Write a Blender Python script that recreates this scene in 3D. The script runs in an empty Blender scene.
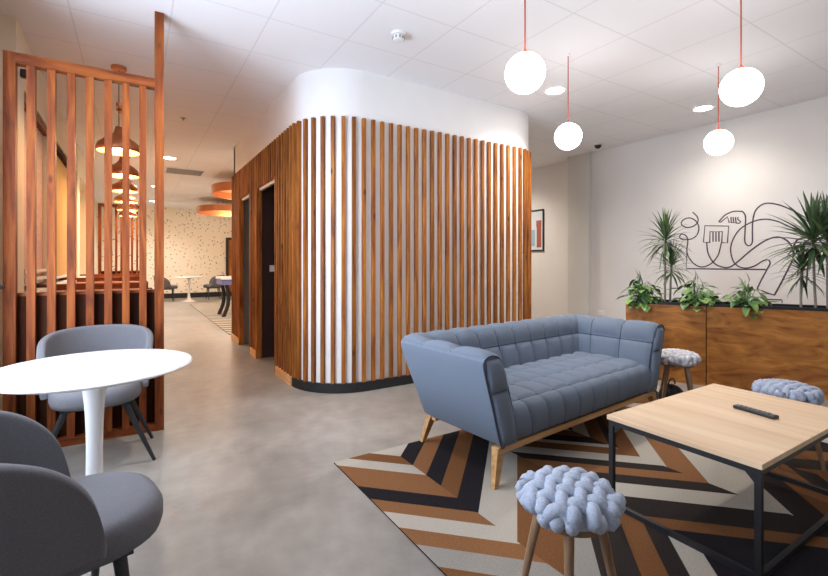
import bpy, bmesh, math, random
from math import sin, cos, pi, radians, sqrt, atan2
from mathutils import Vector, Matrix
random.seed(7)
S = bpy.context.scene
C = S.collection
H = 1.18; F = 447.0; CX = 414.0; HY = 262.0; YAW = radians(32)   # eye height, lens in pixels
CEIL = 2.93

# ------------------------------------------------------------------ objects
def obj(name, bm, mat, parent=None, smooth=False, autos=None):
    me = bpy.data.meshes.new(name)
    bmesh.ops.recalc_face_normals(bm, faces=bm.faces[:])
    bm.to_mesh(me); bm.free()
    o = bpy.data.objects.new(name, me); C.objects.link(o)
    for m in (mat if isinstance(mat, (list, tuple)) else [mat]): me.materials.append(m)
    if smooth:
        for p in me.polygons: p.use_smooth = True
    if autos is not None:
        for p in me.polygons: p.use_smooth = True
        me.set_sharp_from_angle(angle=radians(autos))
    if parent is not None: o.parent = parent
    return o
def thing(name, label, cat, loc=(0, 0, 0), rz=0, group=None):
    o = bpy.data.objects.new(name, None); C.objects.link(o)
    o.location = loc; o.rotation_euler = (0, 0, rz); o.empty_display_size = .1
    o['label'] = label; o['category'] = cat
    if group: o['group'] = group
    return o
def tag(o, label, cat, group=None):
    o['label'] = label; o['category'] = cat
    if group: o['group'] = group
    return o
def struct(name, bm, mat, **k):
    o = obj(name, bm, mat, **k); o['kind'] = 'structure'; return o
def dup(root, loc, rz, label=None, group=None):
    r = root.copy(); C.objects.link(r); r.location = loc; r.rotation_euler = (0, 0, rz)
    if label: r['label'] = label
    if group: r['group'] = group
    for ch in list(root.children):
        c = ch.copy(); C.objects.link(c); c.parent = r
        for g in list(ch.children):
            d = g.copy(); C.objects.link(d); d.parent = c
    return r
def mod(o, kind, **k):
    m = o.modifiers.new(kind.lower(), kind)
    for a, b in k.items(): setattr(m, a, b)
    return m

# ------------------------------------------------------------------ shapes
def box(bm, x0, x1, y0, y1, z0, z1, mi=0, bev=0):
    g = bmesh.ops.create_cube(bm, size=1)
    vs = g['verts']
    for v in vs:
        v.co = Vector(((x0+x1)/2 + v.co.x*(x1-x0), (y0+y1)/2 + v.co.y*(y1-y0), (z0+z1)/2 + v.co.z*(z1-z0)))
    fs = set(f for v in vs for f in v.link_faces)
    for f in fs: f.material_index = mi
    if bev:
        es = set(e for v in vs for e in v.link_edges)
        bmesh.ops.bevel(bm, geom=list(es), offset=bev, segments=2, affect='EDGES', profile=.5)
def nb(*a, **k):
    bm = bmesh.new(); box(bm, *a, **k); return bm
def obox(bm, c, ux, hw, hd, z0, z1, bev=0):
    """box at plan point c, width along unit ux, depth across"""
    ux = Vector((ux[0], ux[1], 0)).normalized(); uy = Vector((-ux.y, ux.x, 0))
    g = bmesh.ops.create_cube(bm, size=1); vs = g['verts']
    for v in vs:
        p = Vector((c[0], c[1], 0)) + ux*(v.co.x*2*hw) + uy*(v.co.y*2*hd)
        v.co = Vector((p.x, p.y, (z0+z1)/2 + v.co.z*(z1-z0)))
    if bev:
        es = set(e for v in vs for e in v.link_edges)
        bmesh.ops.bevel(bm, geom=list(es), offset=bev, segments=1, affect='EDGES')
def tube(bm, pts, rad, n=10, flat=None, caps=True):
    pts = [Vector(p) for p in pts]
    rs = rad if isinstance(rad, (list, tuple)) else [rad]*len(pts)
    rings = []; prev = None
    for i, p in enumerate(pts):
        t = (pts[min(i+1, len(pts)-1)] - pts[max(i-1, 0)])
        if t.length < 1e-9: t = Vector((0, 0, 1))
        t.normalize()
        if prev is None:
            a = Vector((0, 0, 1)) if abs(t.z) < .9 else Vector((1, 0, 0))
            u = t.cross(a).normalized()
        else:
            u = (prev - t*prev.dot(t)).normalized()
        prev = u; w = t.cross(u)
        rings.append([bm.verts.new(p + (u*cos(2*pi*k/n) + w*sin(2*pi*k/n))*rs[i]) for k in range(n)])
    for a, b in zip(rings, rings[1:]):
        for k in range(n): bm.faces.new((a[k], a[(k+1) % n], b[(k+1) % n], b[k]))
    if caps:
        bm.faces.new(rings[0][::-1]); bm.faces.new(rings[-1])
def lathe(bm, prof, n=48, c=(0, 0)):
    rings = []
    for r, z in prof:
        if r < 1e-6: rings.append([bm.verts.new((c[0], c[1], z))])
        else: rings.append([bm.verts.new((c[0]+r*cos(2*pi*k/n), c[1]+r*sin(2*pi*k/n), z)) for k in range(n)])
    for a, b in zip(rings, rings[1:]):
        for k in range(n):
            q = (k+1) % n
            if len(a) == 1 and len(b) == 1: continue
            if len(a) == 1: bm.faces.new((a[0], b[k], b[q]))
            elif len(b) == 1: bm.faces.new((a[k], a[q], b[0]))
            else: bm.faces.new((a[k], a[q], b[q], b[k]))
def grid(bm, f, nu, nv):
    vs = [[bm.verts.new(f(i/nu, j/nv)) for j in range(nv+1)] for i in range(nu+1)]
    for i in range(nu):
        for j in range(nv):
            bm.faces.new((vs[i][j], vs[i+1][j], vs[i+1][j+1], vs[i][j+1]))
    return vs
def strip(bm, path, th, z0, z1):
    """wall of thickness th to the left of a plan path"""
    n = len(path); P = [Vector((p[0], p[1])) for p in path]; Q = []
    for i, p in enumerate(P):
        t = P[min(i+1, n-1)] - P[max(i-1, 0)]; t.normalize()
        Q.append(p + Vector((-t.y, t.x))*th)
    R = [[bm.verts.new((a.x, a.y, z)) for a, z in ((P[i], z0), (P[i], z1), (Q[i], z1), (Q[i], z0))] for i in range(n)]
    for a, b in zip(R, R[1:]):
        for k in range(4): bm.faces.new((a[k], a[(k+1) % 4], b[(k+1) % 4], b[k]))
    bm.faces.new(R[0]); bm.faces.new(R[-1][::-1])
def spline(pts, k=6):
    P = [Vector(p) for p in pts]; P = [P[0]*2-P[1]] + P + [P[-1]*2-P[-2]]
    out = []
    for i in range(1, len(P)-2):
        a, b, c, d = P[i-1:i+3]
        for j in range(k):
            t = j/k
            out.append(.5*((2*b) + (c-a)*t + (2*a-5*b+4*c-d)*t*t + (3*b-a-3*c+d)*t**3))
    out.append(P[-2]); return out

# ------------------------------------------------------------------ materials
def mat(name, col, rough=.6, metal=0, emit=None, es=0, spec=.5, coat=0, sheen=0):
    m = bpy.data.materials.new(name); m.use_nodes = True
    b = m.node_tree.nodes['Principled BSDF']
    b.inputs['Base Color'].default_value = (*col, 1); b.inputs['Roughness'].default_value = rough
    b.inputs['Metallic'].default_value = metal; b.inputs['Specular IOR Level'].default_value = spec
    b.inputs['Coat Weight'].default_value = coat; b.inputs['Sheen Weight'].default_value = sheen
    if emit:
        b.inputs['Emission Color'].default_value = (*emit, 1); b.inputs['Emission Strength'].default_value = es
    return m
def N(m, t, **k):
    n = m.node_tree.nodes.new(t)
    for a, b in k.items():
        if a in n.inputs: n.inputs[a].default_value = b
        else: setattr(n, a, b)
    return n
def L(m, a, b): m.node_tree.links.new(a, b)
def ramp(m, stops, interp='LINEAR'):
    r = N(m, 'ShaderNodeValToRGB'); cr = r.color_ramp; cr.interpolation = interp
    while len(cr.elements) < len(stops): cr.elements.new(.5)
    for e, (p, c) in zip(cr.elements, stops): e.position = p; e.color = (*c, 1)
    return r
def bsdf(m): return m.node_tree.nodes['Principled BSDF']
def bump(m, src, strength, dist=.01):
    b = N(m, 'ShaderNodeBump'); b.inputs['Strength'].default_value = strength; b.inputs['Distance'].default_value = dist
    L(m, src, b.inputs['Height']); L(m, b.outputs['Normal'], bsdf(m).inputs['Normal'])
def noisy(name, c1, c2, scale, rough=.7, stretch=(1, 1, 1), detail=4, bmp=0, bdist=.005, **k):
    m = mat(name, c1, rough, **k)
    tc = N(m, 'ShaderNodeTexCoord'); mp = N(m, 'ShaderNodeMapping'); mp.inputs['Scale'].default_value = stretch
    L(m, tc.outputs['Object'], mp.inputs['Vector'])
    n = N(m, 'ShaderNodeTexNoise'); n.inputs['Scale'].default_value = scale; n.inputs['Detail'].default_value = detail
    L(m, mp.outputs[0], n.inputs['Vector'])
    r = ramp(m, [(.3, c1), (.7, c2)]); L(m, n.outputs['Fac'], r.inputs[0]); L(m, r.outputs[0], bsdf(m).inputs['Base Color'])
    if bmp: bump(m, n.outputs['Fac'], bmp, bdist)
    return m
def wood(name, dark, mid, light, axis='Z', rough=.4, scale=1., knots=True, coat=0, island=True):
    m = mat(name, mid, rough, coat=coat, spec=.3)
    tc = N(m, 'ShaderNodeTexCoord'); mp = N(m, 'ShaderNodeMapping')
    st = {'X': (1.2, 14, 14), 'Y': (14, 1.2, 14), 'Z': (14, 14, 1.2)}[axis]
    mp.inputs['Scale'].default_value = tuple(v*scale for v in st)
    g = N(m, 'ShaderNodeNewGeometry'); oi = N(m, 'ShaderNodeObjectInfo')
    ad = N(m, 'ShaderNodeMath', operation='ADD'); L(m, g.outputs['Random Per Island'], ad.inputs[0]); L(m, oi.outputs['Random'], ad.inputs[1])
    ml = N(m, 'ShaderNodeMath', operation='MULTIPLY'); ml.inputs[1].default_value = 37.; L(m, ad.outputs[0], ml.inputs[0])
    va = N(m, 'ShaderNodeVectorMath', operation='ADD'); L(m, tc.outputs['Object'], va.inputs[0]); L(m, ml.outputs[0], va.inputs[1])
    L(m, va.outputs[0], mp.inputs['Vector'])
    n = N(m, 'ShaderNodeTexNoise'); n.inputs['Scale'].default_value = 2.; n.inputs['Detail'].default_value = 6; n.inputs['Distortion'].default_value = .8
    L(m, mp.outputs[0], n.inputs['Vector'])
    r = ramp(m, [(.28, dark), (.5, mid), (.72, light)]); L(m, n.outputs['Fac'], r.inputs[0])
    hsv = N(m, 'ShaderNodeHueSaturation')
    mr = N(m, 'ShaderNodeMapRange'); mr.inputs['To Min'].default_value = .72; mr.inputs['To Max'].default_value = 1.25
    L(m, g.outputs['Random Per Island'], mr.inputs['Value']); 
    if island: L(m, mr.outputs[0], hsv.inputs['Value'])
    L(m, r.outputs[0], hsv.inputs['Color'])
    last = hsv.outputs[0]
    if knots:
        mp2 = N(m, 'ShaderNodeMapping'); s2 = {'X': (.45, 1, 1), 'Y': (1, .45, 1), 'Z': (1, 1, .45)}[axis]; mp2.inputs['Scale'].default_value = s2
        L(m, va.outputs[0], mp2.inputs['Vector'])
        vo = N(m, 'ShaderNodeTexVoronoi'); vo.inputs['Scale'].default_value = 7.; L(m, mp2.outputs[0], vo.inputs['Vector'])
        kr = ramp(m, [(.03, (1, 1, 1)), (.13, (0, 0, 0))]); L(m, vo.outputs['Distance'], kr.inputs[0])
        mx = N(m, 'ShaderNodeMix', data_type='RGBA'); L(m, kr.outputs[0], mx.inputs['Factor'])
        L(m, last, mx.inputs[6]); mx.inputs[7].default_value = (*[v*.35 for v in dark], 1); last = mx.outputs[2]
    L(m, last, bsdf(m).inputs['Base Color'])
    bump(m, n.outputs['Fac'], .12, .004)
    return m
def fabric(name, c1, c2, rough=.95, scale=220):
    m = mat(name, c1, rough, sheen=.03, spec=.15)
    tc = N(m, 'ShaderNodeTexCoord'); n = N(m, 'ShaderNodeTexNoise'); n.inputs['Scale'].default_value = scale; n.inputs['Detail'].default_value = 2
    L(m, tc.outputs['Object'], n.inputs['Vector'])
    r = ramp(m, [(.3, c1), (.7, c2)]); L(m, n.outputs['Fac'], r.inputs[0]); L(m, r.outputs[0], bsdf(m).inputs['Base Color'])
    bump(m, n.outputs['Fac'], .25, .002); return m

M = {}
M['slat'] = wood('slat_wood', (.12, .028, .005), (.29, .092, .013), (.44, .17, .027), 'Z', .55)
M['screen'] = wood('screen_wood', (.075, .014, .003), (.19, .042, .007), (.30, .085, .013), 'Z', .6)
M['screenx'] = wood('screen_rail_wood', (.075, .014, .003), (.19, .042, .007), (.30, .085, .013), 'X', .6)
M['pine'] = wood('light_pine', (.50, .26, .10), (.62, .35, .15), (.72, .43, .2), 'Y', .5, knots=False)
M['dark'] = noisy('dark_stained_board', (.022, .007, .003), (.06, .018, .007), 3, .85, (6, 6, .6), spec=.15)
M['oak'] = wood('oak_table_top', (.68, .46, .28), (.76, .55, .36), (.84, .64, .44), 'Y', .45, scale=.5, knots=False, island=False)
M['leg_wood'] = wood('leg_wood', (.19, .11, .06), (.28, .17, .10), (.36, .24, .15), 'Z', .45, knots=False)
M['sofa_wood'] = wood('sofa_wood', (.42, .22, .09), (.56, .32, .14), (.66, .42, .22), 'X', .4, knots=False)
M['ply'] = noisy('stained_plywood', (.22, .066, .011), (.58, .24, .045), 3.2, .45, (1.0, 1.0, 3.2), detail=6, coat=.1)
def ply_fig():
    m = M['ply']; nt = m.node_tree
    n = [x for x in nt.nodes if x.type == 'TEX_NOISE'][0]; n.inputs['Distortion'].default_value = 1.6
ply_fig()
M['white_wall'] = noisy('white_paint', (.80, .79, .79), (.84, .83, .83), 2, .75)
M['cream_wall'] = noisy('warm_white_paint', (.72, .69, .66), (.76, .73, .70), 1.5, .8)
M['grey_wall'] = noisy('grey_green_paint', (.62, .61, .58), (.67, .66, .62), 1.5, .8)
M['beige'] = noisy('beige_paint', (.74, .63, .47), (.80, .70, .55), 2, .8)
M['black'] = mat('black_metal', (.012, .013, .016), .45)
M['black_soft'] = mat('black_plinth', (.012, .012, .014), .6)
M['white_gloss'] = mat('white_lacquer', (.86, .85, .86), .22, coat=.3)
M['plastic'] = mat('white_plastic', (.8, .8, .8), .4)
M['plastic_grey'] = mat('grey_plastic', (.25, .25, .26), .5)
M['plastic_black'] = mat('black_plastic', (.015, .015, .017), .35)
M['key'] = mat('remote_keys', (.16, .17, .18), .5)
M['sofa'] = fabric('blue_grey_fabric', (.14, .175, .235), (.185, .225, .29), scale=400)
M['chair'] = fabric('mid_grey_fabric', (.115, .113, .125), (.165, .162, .178), scale=420)
M['knit'] = fabric('pale_blue_knit', (.33, .38, .48), (.46, .51, .62), scale=140)
M['knit_w'] = fabric('cream_knit', (.52, .52, .56), (.66, .66, .70), scale=140)
M['seam'] = fabric('seam_crease_shade', (.035, .045, .065), (.05, .065, .09))  # dark tone that paints the shade lying in the sofa's tuft creases
M['piping'] = fabric('dark_piping', (.05, .06, .08), (.08, .09, .11))
M['pink'] = fabric('pink_cushion', (.55, .30, .26), (.65, .38, .33))
M['blind_pink'] = noisy('pink_blind', (.62, .42, .38), (.70, .50, .45), 40, .9, (.1, .1, 1))
M['blind_yellow'] = noisy('yellow_blind', (.62, .38, .13), (.72, .47, .2), 30, .9, (1, 1, .1))
M['copper'] = mat('copper', (.55, .22, .10), .35, metal=.85)
M['copper_in'] = mat('gold_inside', (.85, .5, .22), .4, metal=.3)
M['cord'] = mat('red_cord', (.50, .10, .06), .6)
M['globe'] = mat('opal_glass', (.95, .93, .93), .3, emit=(1, .955, .92), es=10.5)
M['bulb'] = mat('warm_bulb', (1, .8, .5), .3, emit=(1, .62, .28), es=40)
M['lamp'] = mat('downlight_lens', (1, 1, 1), .3, emit=(1, .93, .85), es=30)
M['line'] = mat('mural_paint', (.075, .045, .075), .7)
M['soil'] = noisy('soil', (.02, .014, .01), (.05, .035, .025), 60, .95)
M['bark'] = noisy('cane_bark', (.20, .16, .13), (.34, .29, .24), 30, .85, (1, 1, 3))
def leafmat(name, a, b):
    m = mat(name, a, .42)
    g = N(m, 'ShaderNodeNewGeometry'); r = ramp(m, [(0, a), (1, b)])
    L(m, g.outputs['Random Per Island'], r.inputs[0]); L(m, r.outputs[0], bsdf(m).inputs['Base Color']); return m
M['drac'] = leafmat('dracaena_leaf', (.018, .06, .025), (.15, .22, .09))
M['pothos'] = leafmat('pothos_leaf', (.015, .09, .02), (.22, .38, .10))
M['door_dark'] = mat('booth_brown', (.035, .012, .009), .6)
M['booth_grey'] = mat('booth_grey', (.22, .22, .22), .85)
M['art_paper'] = mat('print_paper', (.62, .66, .70), .6)
M['art_red'] = mat('print_red', (.35, .09, .06), .6)
M['blue'] = mat('blue_apron', (.16, .18, .45), .5)

# polished concrete
m = mat('polished_concrete', (.4, .4, .4), .33); M['floor'] = m
tc = N(m, 'ShaderNodeTexCoord')
n1 = N(m, 'ShaderNodeTexNoise'); n1.inputs['Scale'].default_value = 1.1; n1.inputs['Detail'].default_value = 8; n1.inputs['Roughness'].default_value = .6
n2 = N(m, 'ShaderNodeTexNoise'); n2.inputs['Scale'].default_value = 9; n2.inputs['Detail'].default_value = 6
L(m, tc.outputs['Object'], n1.inputs['Vector']); L(m, tc.outputs['Object'], n2.inputs['Vector'])
ad = N(m, 'ShaderNodeMix', data_type='FLOAT'); ad.inputs[0].default_value = .3; L(m, n1.outputs['Fac'], ad.inputs[2]); L(m, n2.outputs['Fac'], ad.inputs[3])
r = ramp(m, [(.32, (.19, .175, .155)), (.5, (.28, .258, .232)), (.68, (.38, .355, .32))]); L(m, ad.outputs[0], r.inputs[0]); L(m, r.outputs[0], bsdf(m).inputs['Base Color'])
rr = N(m, 'ShaderNodeMapRange'); rr.inputs['To Min'].default_value = .28; rr.inputs['To Max'].default_value = .5; L(m, n1.outputs['Fac'], rr.inputs[0]); L(m, rr.outputs[0], bsdf(m).inputs['Roughness'])
# ceiling tiles 0.6 m
m = mat('ceiling_tiles', (.78, .78, .80), .85); M['ceil'] = m
tc = N(m, 'ShaderNodeTexCoord'); sx = N(m, 'ShaderNodeSeparateXYZ'); L(m, tc.outputs['Object'], sx.inputs[0])
def edge(out, off):
    a = N(m, 'ShaderNodeMath', operation='SUBTRACT'); a.inputs[1].default_value = off - 6.0; L(m, out, a.inputs[0])
    b = N(m, 'ShaderNodeMath', operation='PINGPONG'); b.inputs[1].default_value = .3; L(m, a.outputs[0], b.inputs[0])
    c = N(m, 'ShaderNodeMath', operation='LESS_THAN'); c.inputs[1].default_value = .0055; L(m, b.outputs[0], c.inputs[0]); return c.outputs[0]
mxm = N(m, 'ShaderNodeMath', operation='MAXIMUM'); L(m, edge(sx.outputs[0], .22), mxm.inputs[0]); L(m, edge(sx.outputs[1], .27), mxm.inputs[1])
r = ramp(m, [(0, (.86, .85, .87)), (1, (.74, .73, .75))]); L(m, mxm.outputs[0], r.inputs[0]); L(m, r.outputs[0], bsdf(m).inputs['Base Color'])
# far wallpaper: cream with small dark flecks
m = mat('flecked_wallpaper', (.72, .58, .42), .8); M['wallpaper'] = m
tc = N(m, 'ShaderNodeTexCoord'); vo = N(m, 'ShaderNodeTexVoronoi'); vo.inputs['Scale'].default_value = 11
L(m, tc.outputs['Object'], vo.inputs['Vector'])
r = ramp(m, [(.20, (.36, .27, .20)), (.27, (.88, .78, .64))]); L(m, vo.outputs['Distance'], r.inputs[0]); L(m, r.outputs[0], bsdf(m).inputs['Base Color'])
for nme, c1, c2 in (('rug_brown', (.13, .055, .02), (.18, .078, .03)), ('rug_tan', (.18, .08, .033), (.235, .11, .047)),
                    ('rug_black', (.009, .008, .010), (.018, .016, .019)), ('rug_cream', (.36, .33, .28), (.42, .385, .33)),
                    ('rug_grey', (.23, .215, .19), (.28, .26, .235)), ('rug_dark', (.019, .015, .014), (.03, .023, .02))):
    M[nme] = noisy(nme, c1, c2, 120, .92, spec=.12, bmp=.2, bdist=.002)

# ------------------------------------------------------------------ SETTING
struct('floor', nb(-1.1, 6.6, -1.6, 16.7, -.1, 0), M['floor'])
struct('ceiling', nb(-1.1, 6.6, -1.6, 16.7, CEIL, CEIL+.1), M['ceil'])
bm = bmesh.new()                                   # left wall: window opening beside the round table
box(bm, -.86, -.70, -1.5, 1.15, 0, CEIL); box(bm, -.86, -.70, 3.50, 3.58, 0, CEIL)
box(bm, -.86, -.70, 1.15, 3.50, 0, .55); box(bm, -.86, -.70, 1.15, 3.50, 2.5, CEIL)
struct('wall_left', bm, M['white_wall'])
struct('wall_hall_left', nb(-1.05, -.95, 3.58, 16.6, 0, CEIL), M['beige'])
bm = bmesh.new()
for y0, y1 in ((3.58, 3.66), (4.22, 4.50), (5.80, 6.12), (8.25, 8.6), (10.6, 10.95)): box(bm, -.949, -.72, y0, y1, 0, CEIL)
box(bm, -.949, -.73, 4.50, 5.80, 2.52, CEIL); box(bm, -.949, -.73, 6.12, 8.25, 2.52, CEIL); box(bm, -.949, -.73, 8.6, 10.6, 2.52, CEIL)
struct('wall_pier', bm, M['beige'])
bm = bmesh.new(); box(bm, -.949, -.69, 4.50, 5.80, .86, .93); box(bm, -.949, -.69, 6.12, 8.25, .86, .93); box(bm, -.949, -.69, 8.6, 10.6, .86, .93)
struct('trim_1', bm, M['cream_wall'])
# window beside the table
wf = bmesh.new()
for y in (1.15, 1.91, 2.68, 3.44): box(wf, -.77, -.693, y, y+.06, .55, 2.5)
for z in (.55, 2.44): box(wf, -.769, -.694, 1.21, 3.44, z, z+.06)
w = struct('window_1', wf, M['plastic'])
obj('window_sill', nb(-.70, -.66, 1.17, 3.40, .50, .549), M['plastic'], w)
hb = bmesh.new(); box(hb, -.693, -.655, 3.455, 3.475, 1.02, 1.05); box(hb, -.668, -.652, 3.44, 3.54, 1.022, 1.048, bev=.005)
obj('window_handle', hb, M['plastic_black'], w)

bm = bmesh.new(); box(bm, 6.2, 6.5, -1.5, 4.56, 0, CEIL); struct('wall_right', bm, M['cream_wall'])
struct('wall_pilaster', nb(6.12, 6.5, 4.561, 4.96, 0, CEIL), M['grey_wall'])
struct('wall_passage', nb(6.35, 6.5, 4.961, 7.7, 0, CEIL), M['cream_wall'])
struct('wall_passage_end', nb(4.26, 6.35, 7.55, 7.7, 0, CEIL), M['cream_wall'])
struct('wall_back', nb(-.86, 6.5, -1.6, -1.5, 0, CEIL), M['cream_wall'])
struct('wall_far', nb(-.95, 4.3, 16.5, 16.6, 0, CEIL), M['wallpaper'])
struct('wall_hall', nb(4.25, 4.35, 7.701, 16.5, 0, CEIL), M['cream_wall'])
struct('baseboard_far', nb(-.95, 4.25, 16.47, 16.499, 0, .16), M['black_soft'])
dm = bmesh.new(); box(dm, 2.66, 2.74, 16.42, 16.5, .16, 2.02); box(dm, 3.5, 3.58, 16.42, 16.5, .16, 2.02); box(dm, 2.74, 3.5, 16.42, 16.5, 1.94, 2.02)
d = struct('door_1', dm, M['black_soft']); obj('door_panel', nb(2.74, 3.5, 16.45, 16.49, .16, 1.94), M['slat'], d)

# --- the slatted core: white rounded wall
X0, X1, Y0, YE, R0 = 1.26, 4.24, 3.68, 7.3, .55
SD = .034
def corepath(off, n=14):
    """plan path of the rounded front, offset inwards; from left side round to right side"""
    P = []
    c1 = (X0+R0, Y0+R0); c2 = (X1-R0, Y0+R0); r = R0-off
    P.append((X0+off, Y0+R0))
    for i in range(1, n+1):
        a = pi + (pi/2)*i/n; P.append((c1[0]+r*cos(a), c1[1]+r*sin(a)))
    for i in range(0, n+1):
        a = -pi/2 + (pi/2)*i/n; P.append((c2[0]+r*cos(a), c2[1]+r*sin(a)))
    return P
OP = [(4.80, 5.64), (6.03, 6.70)]; OZ = 2.05; ST = 2.49
bm = bmesh.new()
strip(bm, corepath(SD) + [(X1-SD, YE)], .08, 0, CEIL)
xa, xb = X0+SD, X0+SD+.03
box(bm, xa, xb, Y0+R0, YE, OZ, CEIL)
for a, b in ((Y0+R0, 4.80), (5.64, 6.03), (6.70, YE)): box(bm, xa, xb, a, b, 0, OZ)
box(bm, xa, X1-SD, YE-.1, YE, 0, CEIL)
struct('wall_core', bm, M['white_wall'], autos=30)
bm = bmesh.new(); box(bm, xb, 2.6, 4.70, 4.75, 0, 2.2); box(bm, xb, 2.6, 5.66, 5.71, 0, 2.2); box(bm, 2.6, 2.65, 4.70, 5.71, 0, 2.2); box(bm, xb, 2.6, 4.75, 5.66, 2.12, 2.2)
struct('wall_booth_dark', bm, M['door_dark'])
bm = bmesh.new(); box(bm, xb, 2.6, 5.93, 5.98, 0, 2.2); box(bm, xb, 2.6, 6.74, 6.79, 0, 2.2); box(bm, 2.6, 2.65, 5.93, 6.79, 0, 2.2); box(bm, xb, 2.6, 5.98, 6.74, 2.12, 2.2)
struct('wall_booth_grey', bm, M['booth_grey'])
t = tag(obj('light_switch', nb(1.42, 1.50, 5.645, 5.66, 1.06, 1.14), M['plastic']), 'white switch plate inside the dark doorway of the slatted core', 'switch')

# cladding
clad = thing('slatted_cladding', 'orange brown vertical wood slats wrapping the rounded white core wall', 'slatted cladding', (X0, Y0, 0))
inv = Vector((-X0, -Y0, 0))
def shift(bm, v): bmesh.ops.translate(bm, verts=bm.verts[:], vec=v); return bm
bm = bmesh.new(); P = corepath(SD/2, 40); pitch = .094; acc = pitch/2
for a, b in zip(P, P[1:]):
    a = Vector(a); b = Vector(b); l = (b-a).length; t_ = (b-a).normalized()
    while acc <= l:
        p = a + t_*acc
        j = random.uniform(-.0015, .0015)
        obox(bm, p, t_, .0168, SD/2, .088, ST+j, bev=.002); acc += pitch
    acc -= l
y = Y0+R0+pitch/2
def side_slat(y):
    z0 = .088
    for a, b in OP:
        if a-.03 < y < b+.03: z0 = OZ+.03
    obox(bm, (X0+SD/2, y), (0, 1), .0168, SD/2, z0, ST, bev=.002)
while y < YE: side_slat(y); y += pitch
y = Y0+R0+pitch/2
while y < YE: obox(bm, (X1-SD/2, y), (0, 1), .0168, SD/2, .088, ST, bev=.002); y += pitch
obj('slats', shift(bm, inv), M['slat'], clad)
bm = bmesh.new(); strip(bm, corepath(.008, 24) + [(X1-.008, YE)], SD-.010, .001, .087); obj('plinth', shift(bm, inv), M['black_soft'], clad)['label'] = 'black recessed plinth'
for a, b in ((Y0+R0+.02, 4.77), (5.67, 6.0), (6.73, YE)): obj('skirting', shift(nb(X0-.006, X0+SD-.002, a, b, .001, .086), inv), M['pine'], clad)['label'] = 'light wood skirting strip'
bm = bmesh.new()
for a, b in OP:
    box(bm, X0-.004, X0+SD+.03, a-.025, a+.003, .001, OZ+.03); box(bm, X0-.004, X0+SD+.03, b-.003, b+.025, .001, OZ+.03)
obj('door_casing', shift(bm, inv), M['slat'], clad)

# ------------------------------------------------------------------ slatted screens
def screen(loc, label, panel=True, h=2.46):
    s = thing('slatted_screen', label, 'room divider', loc, 0, None)
    x0, x1, d = -.675, .175, .03
    obj('post', nb(x0, x0+.058, -d, d, 0, h), M['screen'], s)
    obj('post', nb(x1-.056, x1, -d-.003, d+.003, 0, CEIL-.001), M['screen'], s)
    obj('top_rail', nb(x0+.058, x1-.056, -d, d, h-.065, h), M['screenx'], s)
    for k in range(1, 8):
        x = -.645 + .099*k
        obj('slat', nb(x-.021, x+.021, -.024, .024, .05, h-.065), M['screen'], s)
    obj('bottom_rail', nb(x0+.058, x1-.056, -d, d, 0.001, .05), M['screenx'], s)
    if panel:
        obj('low_panel', nb(x0+.03, x1-.006, .031, .07, .0, .965), M['dark'], s)['label'] = 'dark stained low back panel'
        obj('panel_cap', nb(x0+.02, x1-.003, .031, .10, .966, .985), M['screenx'], s)
    return s
scr = screen((0, 3.63, 0), 'tall red brown slatted wood screen behind the round white table')
scr2 = screen((0, 11.9, 0), 'far slatted wood screen seen through the nearer one', True, 2.46)

# booth benches behind the screen
def bench(loc, label, rz=0):
    b = thing('booth_bench', label, 'bench', loc, 0)
    obj('back_panel', nb(-.88, .12, 0, .05, 0, .96, bev=.004), M['screenx'], b)
    obj('end_panel', nb(.121, .16, -.5, .05, 0, .90, bev=.004), M['dark'], b)
    o = obj('back_cushion', nb(-.86, .10, -.10, -.001, .46, .90, bev=.02), M['pink'], b)
    obj('seat_cushion', nb(-.86, .11, -.5, -.101, .36, .46, bev=.02), M['pink'], b)
    obj('seat_box', nb(-.86, .11, -.48, -.001, 0, .359), M['dark'], b)
    return b
bench((0, 5.62, 0), 'red brown booth bench nearest behind the tall slatted screen')
bench((0, 7.8, 0), 'second red brown booth bench behind the tall slatted screen')
bench((0, 9.9, 0), 'third red brown booth bench, farthest one behind the slatted screen')
# blinds
b = thing('roller_blind', 'pinkish roller blind over the first window behind the screen', 'blind', (-.79, 5.15, .95))
obj('cloth', nb(-.005, .005, -.64, .64, .06, 1.5), M['blind_pink'], b); obj('bottom_bar', nb(-.012, .012, -.64, .64, .03, .06), M['plastic'], b)
obj('cassette', nb(-.015, .05, -.645, .645, 1.5, 1.565), M['screen'], b)
b = thing('roller_blind', 'yellow roller blind over the second window behind the screen', 'blind', (-.79, 7.18, .95))
obj('cloth', nb(-.005, .005, -1.05, 1.05, .06, 1.5), M['blind_yellow'], b); obj('bottom_bar', nb(-.012, .012, -1.05, 1.05, .03, .06), M['plastic'], b)
obj('cassette', nb(-.015, .05, -1.06, 1.06, 1.5, 1.565), M['dark'], b)
for k in range(2):
    b = thing('window_rail', ['upper white metal rail across the pink blind window', 'lower white metal rail with black end across the pink blind window'][k], 'rail', (-.745, 4.5, 1.10 - .07*k))
    obj('bar', nb(-.012, .012, .001, 1.299, -.014, .014), M['plastic'], b); obj('end_cap', nb(-.02, .02, .03, .07, -.022, .022), M['plastic_black'], b)
bm = bmesh.new(); box(bm, -.02, .02, -.025, .025, -.03, .03, bev=.006); 
sp = thing('wall_speaker', 'small black speaker high on the cream pier behind the screen', 'speaker', (-.698, 4.36, 2.58)); obj('case', bm, M['plastic_black'], sp)

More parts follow.
